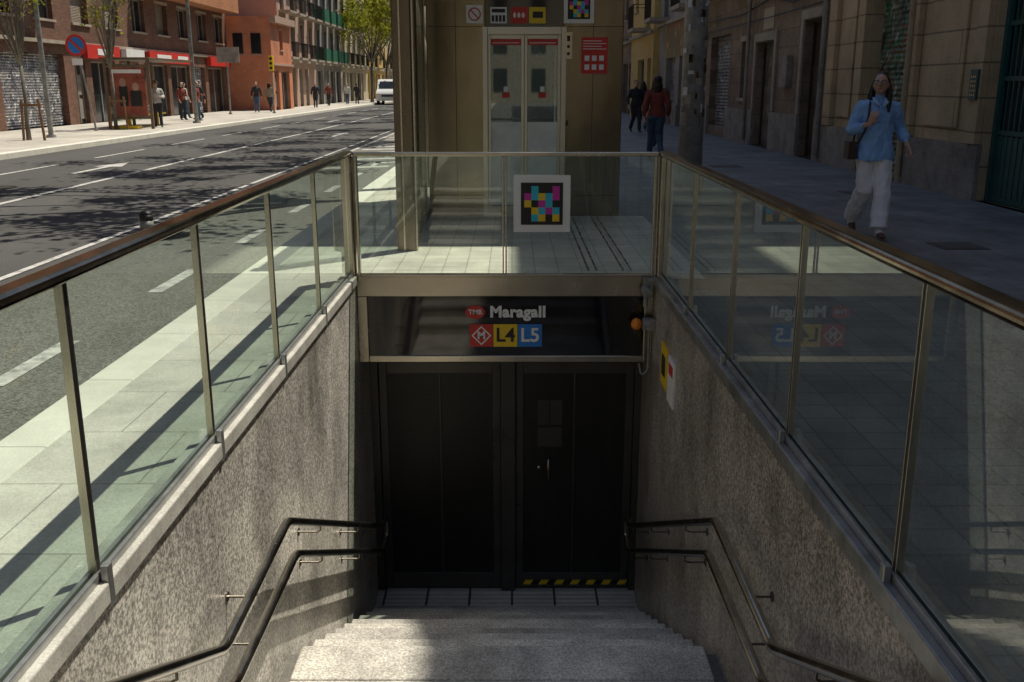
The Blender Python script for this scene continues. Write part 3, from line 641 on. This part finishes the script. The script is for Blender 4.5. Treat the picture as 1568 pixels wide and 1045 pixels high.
m=MB(); disc(m,(-14.87,2.85),.36,34.44,0); disc(m,(-14.87,2.85),.27,34.436,1); m.face([(-15.10,34.43,3.03),(-15.04,34.43,3.08),(-14.64,34.43,2.68),(-14.70,34.43,2.62)],0); m.box(-15.05,-14.7,34.43,34.45,2.2,2.42,2); m.loft([(-14.87,34.455,2.85),(-14.87,34.47,2.85)],[.36,.36],24,m=3); m.obj('plates',[RED,BLUE,WHITE,GALV],e)
for (x,y) in ((-13.75,28.4),(-14.,35.3)):
    e=empty('tree_guard'); m=MB()
    for dx in (-.3,.3): m.loft([(x+dx,y,0),(x+dx*.8,y,1.15)],[.04,.04],8)
    m.box(x-.3,x+.3,y-.03,y+.03,.95,1.03); m.obj('stakes',[mat('stake_wood',(.20,.11,.05),.8)],e)
e=pole('direction_sign',-15.3,54,3.2,.05); m=MB(); m.box(-15.8,-14.6,53.9,53.95,2.7,3.5); m.obj('board',[PLI],e)
e=pole('traffic_light',-13.4,56,2.4,.05); m=MB(); m.box(-13.52,-13.28,55.85,56.1,2.3,3.1); m.obj('head',[YEL],e,bevel=.02); m=MB(); [m.loft([(-13.4,55.83,z),(-13.4,55.85,z)],[.08,.08],12) for z in (2.45,2.7,2.95)]; m.obj('lenses',[BLK],e)
# bus shelter
e=empty('bus_shelter'); m=MB()
m.box(-14.75,-12.95,35.9,40.8,2.42,2.50,0)
for (x,y) in ((-14.6,36),(-13.05,36),(-14.6,40.6),(-14.6,38.3)): m.box(x-.05,x+.05,y-.05,y+.05,0,2.42,0)
m.box(-14.55,-13.1,35.95,36.1,.35,.45,0); m.box(-14.55,-13.1,35.95,36.1,2.15,2.25,0)
m.obj('frame',[SHELT],e,bevel=.01)
m=MB(); m.box(-14.45,-13.2,35.98,36.07,.46,2.14,0); m.box(-14.15,-13.85,35.97,35.98,.8,1.5,1); m.ell((-14.0,35.972,1.62),(.12,.004,.16),m=2); m.box(-13.75,-13.35,35.97,35.98,.8,1.35,1); m.ell((-13.55,35.972,1.48),(.12,.004,.16),m=2); m.box(-14.4,-13.3,35.97,35.979,1.95,2.08,3); m.obj('advert',[mat('advert_red',(.30,.07,.045),.3,var=.5,vs=3),BLK,mat('advert_skin',(.4,.24,.17),.4),WHITE],e)
m=MB(); m.face([(-14.6,36.1,.2),(-14.6,40.5,.2),(-14.6,40.5,2.3),(-14.6,36.1,2.3)]); m.obj('glass_back',[GLL],e)
m=MB(); m.box(-14.4,-13.4,35.55,35.9,.02,.12,0); m.box(-14.4,-14.0,36.6,40.2,.42,.48,0); m.box(-14.3,-14.2,36.9,37.0,0,.42,0); m.box(-14.3,-14.2,39.8,39.9,0,.42,0); m.obj('bench',[YEL],e)
# lane separator bollard
e=empty('lane_separator_bollard'); m=MB(); c=(-4.05,10.7)
m.loft([(c[0],c[1],-.122),(c[0],c[1],-.08),(c[0],c[1],.0)],[.17,.16,.09],18,m=0); m.loft([(c[0],c[1],0),(c[0],c[1],.10)],[.075,.07],18,m=1); m.loft([(c[0],c[1],.10),(c[0],c[1],.16)],[.072,.072],18,m=0); m.ell((c[0],c[1],.16),(.072,.072,.05),m=0); m.obj('bollard',[RUB,GALV],e,smooth=True)
m=MB(); m.loft([(c[0]-.05,c[1]-.25,-.09),(c[0]+.35,c[1]+.3,-.09)],[.035,.035],10); m.obj('rubber_strip',[RUB],e)
# van
def van(x,y):
    e=empty('white_van'); prof=[(-2.5,.35),(-2.5,.95),(-2.35,1.12),(-1.7,1.3),(-1.05,2.0),(-.6,2.15),(2.4,2.15),(2.5,1.9),(2.5,.35)]
    m=MB(); w=.95
    n=len(prof); L=[(x-w,y+p[0],p[1]-.13) for p in prof]; R=[(x+w,y+p[0],p[1]-.13) for p in prof]
    m.face(L); m.face(R[::-1])
    for k in range(n): m.face([L[k],R[k],R[(k+1)%n],L[(k+1)%n]])
    m.obj('body',[mat('van_paint',(.7,.7,.7),.25,var=.03,coat=.5)],e)
    m=MB(); f=lambda t:(y-1.7+.65*t,1.3-.13+.7*t)
    a,b=f(.08),f(.92); m.face([(x-.82,a[0]-.012,a[1]+.01),(x+.82,a[0]-.012,a[1]+.01),(x+.76,b[0]-.012,b[1]+.01),(x-.76,b[0]-.012,b[1]+.01)])
    for s in (-1,1): m.face([(x+s*.955,y-1.4,1.2),(x+s*.955,y-.4,1.2),(x+s*.955,y-.4,1.85),(x+s*.955,y-.95,1.85)])
    m.box(x-.5,x+.5,y-2.515,y-2.5,.55,.72); m.obj('windows_and_grille',[WIN],e)
    m=MB()
    for s in (-1,1):
        m.box(x+s*.62,x+s*.88,y-2.515,y-2.48,.62,.82)
    m.obj('headlamps',[STEEL],e); m=MB()
    for s in (-1,1):
        for yy in (-1.6,1.6): m.loft([(x+s*.78,y+yy,.2),(x+s*.98,y+yy,.2)],[.33,.33],20)
    m.obj('wheels',[RUB],e)
van(-10.7,88)
# ---------------------------------------------------------------- people
SKIN=mat('skin',(.52,.31,.22),.5,var=.06); LIPS=mat('lips',(.38,.11,.10),.5)
def remesh(mb,name,voxel,smooth=3):
    me=mb.mesh('tmp'); o=bpy.data.objects.new('tmp',me); link(o)
    r=o.modifiers.new('r','REMESH'); r.mode='VOXEL'; r.voxel_size=voxel
    s=o.modifiers.new('s','SMOOTH'); s.factor=.5; s.iterations=smooth
    dg=bpy.context.evaluated_depsgraph_get(); me2=bpy.data.meshes.new_from_object(o.evaluated_get(dg)); me2.name=name
    bpy.data.objects.remove(o); return me2
def hand(e,w,d,nrm,side,curl,voxel,hs=1):
    w=Vector(w);d=Vector(d).normalized();nrm=Vector(nrm);nrm=(nrm-d*nrm.dot(d)).normalized();sd=d.cross(nrm)*side
    m=MB(); m.loft([w-d*.03,w,w+d*.045,w+d*.088],[(.024,.018),(.028,.017),(.037,.015),(.036,.012)],12,side=sd)
    for k,(o,l) in enumerate(((.028,.072),(.010,.08),(-.009,.075),(-.027,.058))):
        p=w+d*.082+sd*o; dd=d.copy(); pts=[p-d*.02,p]; q=p
        for j,f in enumerate((.45,.32,.23)):
            dd=(dd-nrm*math.tan(curl*(.7+.1*j)*(1+.08*k))).normalized(); q=q+dd*l*f; pts.append(q.copy())
        m.loft(pts,[.009,.0088,.0082,.0075,.006],8)
    t0=w+d*.02+sd*.022; t1=t0+(d*.6+sd*.6-nrm*.3).normalized()*.036; t2=t1+(d*.85+sd*.15-nrm*.4).normalized()*.028; t3=t2+(d*.8-sd*.2-nrm*.4).normalized()*.022
    m.loft([t0,t1,t2,t3],[.013,.0115,.0095,.007],8)
    me=remesh(m,'hand',voxel,1); me.materials.append(SKIN); me.polygons.foreach_set('use_smooth',[True]*len(me.polygons))
    link(bpy.data.objects.new('hand',me),e)
def person(name,loc,yaw,J,top,legs,hair,shoe,voxel=.02,h=1.0,hairlen=.0,legw=.06,detail=False,headrot=(0,0,0),bag=None,sleeve=1.0,hat=None,hem=.87):
    e=empty(name); m=MB(); seg=[]
    def L(pts,rads,lab,n=12,side=None,cap=True):
        m.loft(pts,rads,n,side)
        for a,b,ra,rb in zip(pts[:-1],pts[1:],rads[:-1],rads[1:]):
            f=lambda r:r if isinstance(r,(int,float)) else (r[0]+r[1])/2
            seg.append((Vector(a),Vector(b),f(ra),f(rb),lab))
    X=(1,0,0)
    L([(0,0,.84),(0,0,.93),(0,0,1.06),(0,-.01,1.2),(0,.0,1.31),(0,.005,1.375),(0,.01,1.40)],[(.165,.125),(.168,.125),(.138,.102),(.16,.115),(.168,.1),(.115,.075),(.06,.055)],1,14,X)
    if detail: m.loft([(0,0,hem),(0,0,hem+.06),(0,0,1.0),(0,-.005,1.15)],[(.198,.155),(.196,.152),(.172,.13),(.165,.122)],18,X)
    L([(0,.012,1.37),(0,-.003,1.50)],[.055,.048],0)
    for s,k in ((-1,'R'),(1,'L')):
        hp=(s*.085,0,.88); kn=J['knee'+k]; an=J['ankle'+k]
        L([hp,Vector(hp).lerp(Vector(kn),.5),kn,Vector(kn).lerp(Vector(an),.55),an],[.105,.092,max(.066,legw*.98),max(.058,legw),legw*1.05],2)
        an=Vector(an); ft=J.get('toe'+k); ft=Vector(ft)
        L([an+Vector((0,.01,.02)),an+Vector((0,.01,-.05))],[.04,.036],0)
        bk=an+Vector((0,.035,-.055)); L([bk,bk.lerp(ft,.5)+Vector((0,0,.012)),ft],[(.033,.03),(.042,.034),(.032,.02)],3,10,X)
        sh=Vector((s*.165,.0,1.335)); el=Vector(J['elbow'+k]); wr=Vector(J['wrist'+k]); sl=el.lerp(wr,.75*sleeve)
        L([Vector((s*.10,0,1.345)),sh,sh.lerp(el,.5),el],[.062,.066,.062,.055],1); L([el,sl],[.055,.05 if detail else .044],1); L([sl,wr],[.030,.024],0)
    # head
    hc=Vector((0,-.015,1.555)); R=(Matrix.Rotation(headrot[2],3,'Z')@Matrix.Rotation(headrot[0],3,'X')@Matrix.Rotation(headrot[1],3,'Y'))
    H=lambda x,y,z:hc+R@Vector((x,y,z))
    m.ell(hc,(.074,.092,.105),R); seg.append((H(0,0,-.03),H(0,0,.03),.085,.085,0)); m.loft([H(0,-.02,-.03),H(0,-.045,-.095)],[(.058,.062),(.030,.030)],12,R@Vector(X)); seg.append((H(0,-.02,-.03),H(0,-.045,-.095),.06,.03,0))
    m.loft([H(0,-.085,.02),H(0,-.108,-.022),H(0,-.085,-.03)],[.009,.014,.008],8)
    for s in (-1,1): m.ell(H(s*.076,.005,-.01),(.010,.018,.030),R)
    me=remesh(m,'body',voxel,3 if detail else 2)
    nv=len(me.vertices); V=np.empty(nv*3); me.vertices.foreach_get('co',V); V=V.reshape(-1,3)
    def lab(P):
        best=np.full(len(P),1e9); out=np.zeros(len(P),int)
        for a,b,ra,rb,l in seg:
            a=np.array(a);b=np.array(b);ab=b-a; t=np.clip(((P-a)@ab)/max(1e-9,ab@ab),0,1); d=np.linalg.norm(P-(a+t[:,None]*ab),axis=1)-(ra+(rb-ra)*t)
            u=d<best; best[u]=d[u]; out[u]=l
        hy=hem+.012*np.sin(P[:,0]*22)
        out[(out==2)&(P[:,2]>hy)]=1; out[(out==1)&(P[:,2]<hy)&(np.abs(P[:,0])<.22)]=2
        return out
    lv=lab(V); N=np.empty(nv*3); me.vertices.foreach_get('normal',N); N=N.reshape(-1,3)
    amp=.016 if detail else .008
    for i in range(nv):
        if lv[i] in(1,2):
            p=Vector(V[i]); kx=1 if lv[i]==1 else .8; V[i]+=N[i]*amp*(noise.noise(Vector((p.x*14*kx,p.y*14,p.z*7+3)))+.6*noise.noise(Vector((p.x*30,p.y*30,p.z*14))))
    me.vertices.foreach_set('co',V.ravel())
    C=np.empty(len(me.polygons)*3); me.polygons.foreach_get('center',C); lf=lab(C.reshape(-1,3))
    for mm in (SKIN,top,legs,shoe): me.materials.append(mm)
    me.polygons.foreach_set('material_index',lf.tolist()); me.polygons.foreach_set('use_smooth',[True]*len(me.polygons)); me.update()
    link(bpy.data.objects.new('figure',me),e)
    # hair
    m=MB(); m.ell(H(0,.026,.024),(.080,.088,.098),R)
    if hairlen:
        m.loft([H(0,.05,.0),H(.0,.075,-.10),H(.01,.085,-.10-hairlen)],[(.080,.05),(.095,.045),(.075,.02)],12,R@Vector(X))
        for s in (-1,1): m.loft([H(s*.055,.005,.06),H(s*.085,.015,-.03),H(s*.094,.01,-.12),H(s*.10,-.01,-.10-hairlen)],[.020,.022,.030,.016],9)
    mh=remesh(m,'hair',voxel*.8,1); mh.materials.append(hair); mh.polygons.foreach_set('use_smooth',[True]*len(mh.polygons)); link(bpy.data.objects.new('hair',mh),e)
    # face
    m=MB()
    for s in (-1,1):
        m.ell(H(s*.031,-.083,.005),(.013,.007,.008),R,0); m.ell(H(s*.031,-.0895,.005),(.006,.003,.006),R,1); m.loft([H(s*.015,-.092,.026),H(s*.048,-.080,.028)],[.004,.003],6,m=1)
    m.ell(H(0,-.0885,-.055),(.022,.006,.007),R,2); m.obj('face_features',[WHITE,hair,LIPS],e,smooth=True)
    if detail:
        m=MB()
        for s in (-1,1):
            for k in range(12):
                a=2*math.pi*k/12;b=2*math.pi*(k+1)/12; m.loft([H(s*.034+.025*math.cos(a),-.103,.004+.021*math.sin(a)),H(s*.034+.025*math.cos(b),-.103,.004+.021*math.sin(b))],[.0022,.0022],5)
            m.loft([H(s*.058,-.10,.01),H(s*.082,.0,.01)],[.002,.002],5)
        m.loft([H(-.01,-.104,.008),H(.01,-.104,.008)],[.002,.002],5); m.obj('glasses',[BLK],e)
    for s,k in ((-1,'R'),(1,'L')):
        wr=Vector(J['wrist'+k]); el=Vector(J['elbow'+k]); d=J.get('hdir'+k) or (wr-el); nn=J.get('hn'+k,(s,0,.0)); hand(e,wr,d,nn,-s,J.get('curl'+k,.35),.004 if detail else .008)
    if hat:
        m=MB(); m.loft([H(0,.01,.05),H(0,.01,.056)],[.14,.14],16); m.loft([H(0,.01,.05),H(0,.01,.13)],[.095,.07],16); m.obj('hat',[hat],e)
    if bag: bag(e)
    e.location=loc; e.rotation_euler=(0,0,yaw); e.scale=(h,h,h); return e
WALK=dict(kneeL=(.075,-.15,.50),ankleL=(.06,-.27,.11),toeL=(.065,-.44,.05),kneeR=(-.08,-.06,.49),ankleR=(-.085,.22,.16),toeR=(-.085,.07,.025),
 elbowR=(-.25,.03,1.07),wristR=(-.27,-.10,.86),elbowL=(.25,.08,1.08),wristL=(.26,.10,.84))
STAND=dict(kneeL=(.09,-.01,.48),ankleL=(.10,.0,.09),toeL=(.12,-.17,.03),kneeR=(-.09,-.01,.48),ankleR=(-.10,.02,.09),toeR=(-.12,-.15,.03),
 elbowR=(-.24,.02,1.08),wristR=(-.22,-.12,.88),elbowL=(.25,.03,1.08),wristL=(.14,-.22,1.10))
WJ=dict(WALK); WJ.update(kneeL=(.07,-.16,.50),ankleL=(.035,-.30,.11),toeL=(.04,-.47,.045),kneeR=(-.085,-.05,.49),ankleR=(-.12,.24,.17),toeR=(-.125,.09,.03),
 elbowR=(-.265,.02,1.08),wristR=(-.12,-.19,1.17),hdirR=(.3,-.2,.9),hnR=(-.3,-.8,0),curlR=.75,elbowL=(.265,.07,1.09),wristL=(.30,-.11,.93),hdirL=(.15,-.55,-.65),hnL=(.8,.1,.2),curlL=.35)
def cloth(n,c,v=.1): return mat(n,c,.85,var=v,vs=6,bump=.15,bs=200)
HAIRD=mat('hair_dark',(.018,.012,.009),.4,var=.3,vs=20)
def wbag(e):
    m=MB(); m.loft([(-.11,-.09,1.385),(-.125,-.135,1.25),(-.15,-.145,1.1),(-.20,-.08,.96)],[(.012,.004)]*4,8,(1,0,0)); m.loft([(-.11,.06,1.39),(-.16,.13,1.2),(-.21,.08,.96)],[(.012,.004)]*3,8,(1,0,0)); m.box(-.285,-.205,-.09,.14,.80,.98); m.obj('shoulder_bag',[mat('bag_leather',(.05,.025,.015),.5)],e,bevel=.02)
    m=MB(); 
    for s in (-1,1): m.loft([(s*.055,-.035,1.425),(s*.05,-.085,1.385),(s*.015,-.115,1.33)],[(.03,.006),(.028,.006),(.008,.004)],8,(1,0,0))
    for zz in (1.28,1.19,1.10,1.01): m.ell((.004,-.132,zz),(.006,.004,.006))
    m.obj('collar_and_buttons',[cloth('shirt_collar',(.34,.50,.74))],e,smooth=True)
person('walking_woman',(3.78,10.25,0),math.radians(-6),WJ,cloth('shirt_blue',(.26,.46,.76),.15),cloth('trousers_white',(.80,.79,.77),.05),HAIRD,mat('shoe_brown',(.12,.06,.035),.5),
  voxel=.010,hairlen=.18,legw=.088,detail=True,headrot=(math.radians(-8),0,math.radians(-22)),bag=wbag,sleeve=.75,hem=.79)
DK=cloth('cloth_dark',(.03,.03,.035)); JEAN=cloth('jeans',(.05,.09,.15)); REDC=cloth('cloth_red',(.20,.045,.03)); WH=cloth('cloth_white',(.55,.54,.5)); BG=cloth('cloth_beige',(.3,.24,.17)); SHD=mat('shoes_dark',(.03,.03,.03),.6)
person('pedestrian',(3.05,21,0),math.pi+.05,WALK,REDC,JEAN,HAIRD,SHD,.016,1.04,.12)
for (x,y,yaw,J,t,l,hh,hl,ht) in ((4.1,33,.2,WALK,DK,DK,1.02,0,None),(4.6,35,3.1,STAND,DK,JEAN,1,.1,None),(3.6,24.5,3.0,WALK,DK,JEAN,1.05,0,None),
   (-13.3,37.3,.4,STAND,WH,DK,1.02,0,BG),(-14.9,45,.9,STAND,REDC,DK,1,.15,None),(-14.3,45.5,-.6,WALK,DK,DK,1.05,0,None),(-13.9,44,1.6,STAND,REDC,JEAN,1.02,.1,None),(-15.3,46.5,2.5,WALK,WH,JEAN,1.0,0,None),
   (-14.6,57,.3,WALK,DK,JEAN,1.03,0,None),(-14.1,58,3,WALK,BG,DK,1,.1,None),(-13.4,68,.2,WALK,DK,DK,1.02,0,None),(-13.2,80,.1,WALK,WH,JEAN,1,0,None),(-12.9,83,3,STAND,DK,DK,1,0,None),(-13.6,74,.1,WALK,REDC,DK,1,0,None)):
    person('pedestrian',(x,y,0),yaw,J,t,l,HAIRD,SHD,.024,hh,hl,hat=ht)
# ---------------------------------------------------------------- light
sd=Vector((.33,.31,1.0)).normalized(); el=math.asin(sd.z); az=math.atan2(sd.x,sd.y)
L=bpy.data.lights.new('sun','SUN'); L.energy=5.0; L.angle=math.radians(.5); L.color=(1,.93,.79)
o=bpy.data.objects.new('sun',L); o.rotation_euler=(-sd).to_track_quat('-Z','Y').to_euler(); link(o)
W=bpy.data.worlds.new('World'); S.world=W; W.use_nodes=True; nt=W.node_tree; bg=nt.nodes['Background']
sk=nt.nodes.new('ShaderNodeTexSky'); sk.sky_type='NISHITA'; sk.sun_disc=False; sk.sun_elevation=el; sk.sun_rotation=az
nt.links.new(sk.outputs[0],bg.inputs[0]); bg.inputs[1].default_value=.10
c=bpy.data.cameras.new('camera'); c.lens=34; c.sensor_width=36; c.clip_end=1500; c.clip_start=.05
o=bpy.data.objects.new('camera',c); o.location=(0,0,1.55); o.rotation_euler=(math.radians(90-14.84),0,0); link(o); S.camera=o
print('objs',len(S.objects))
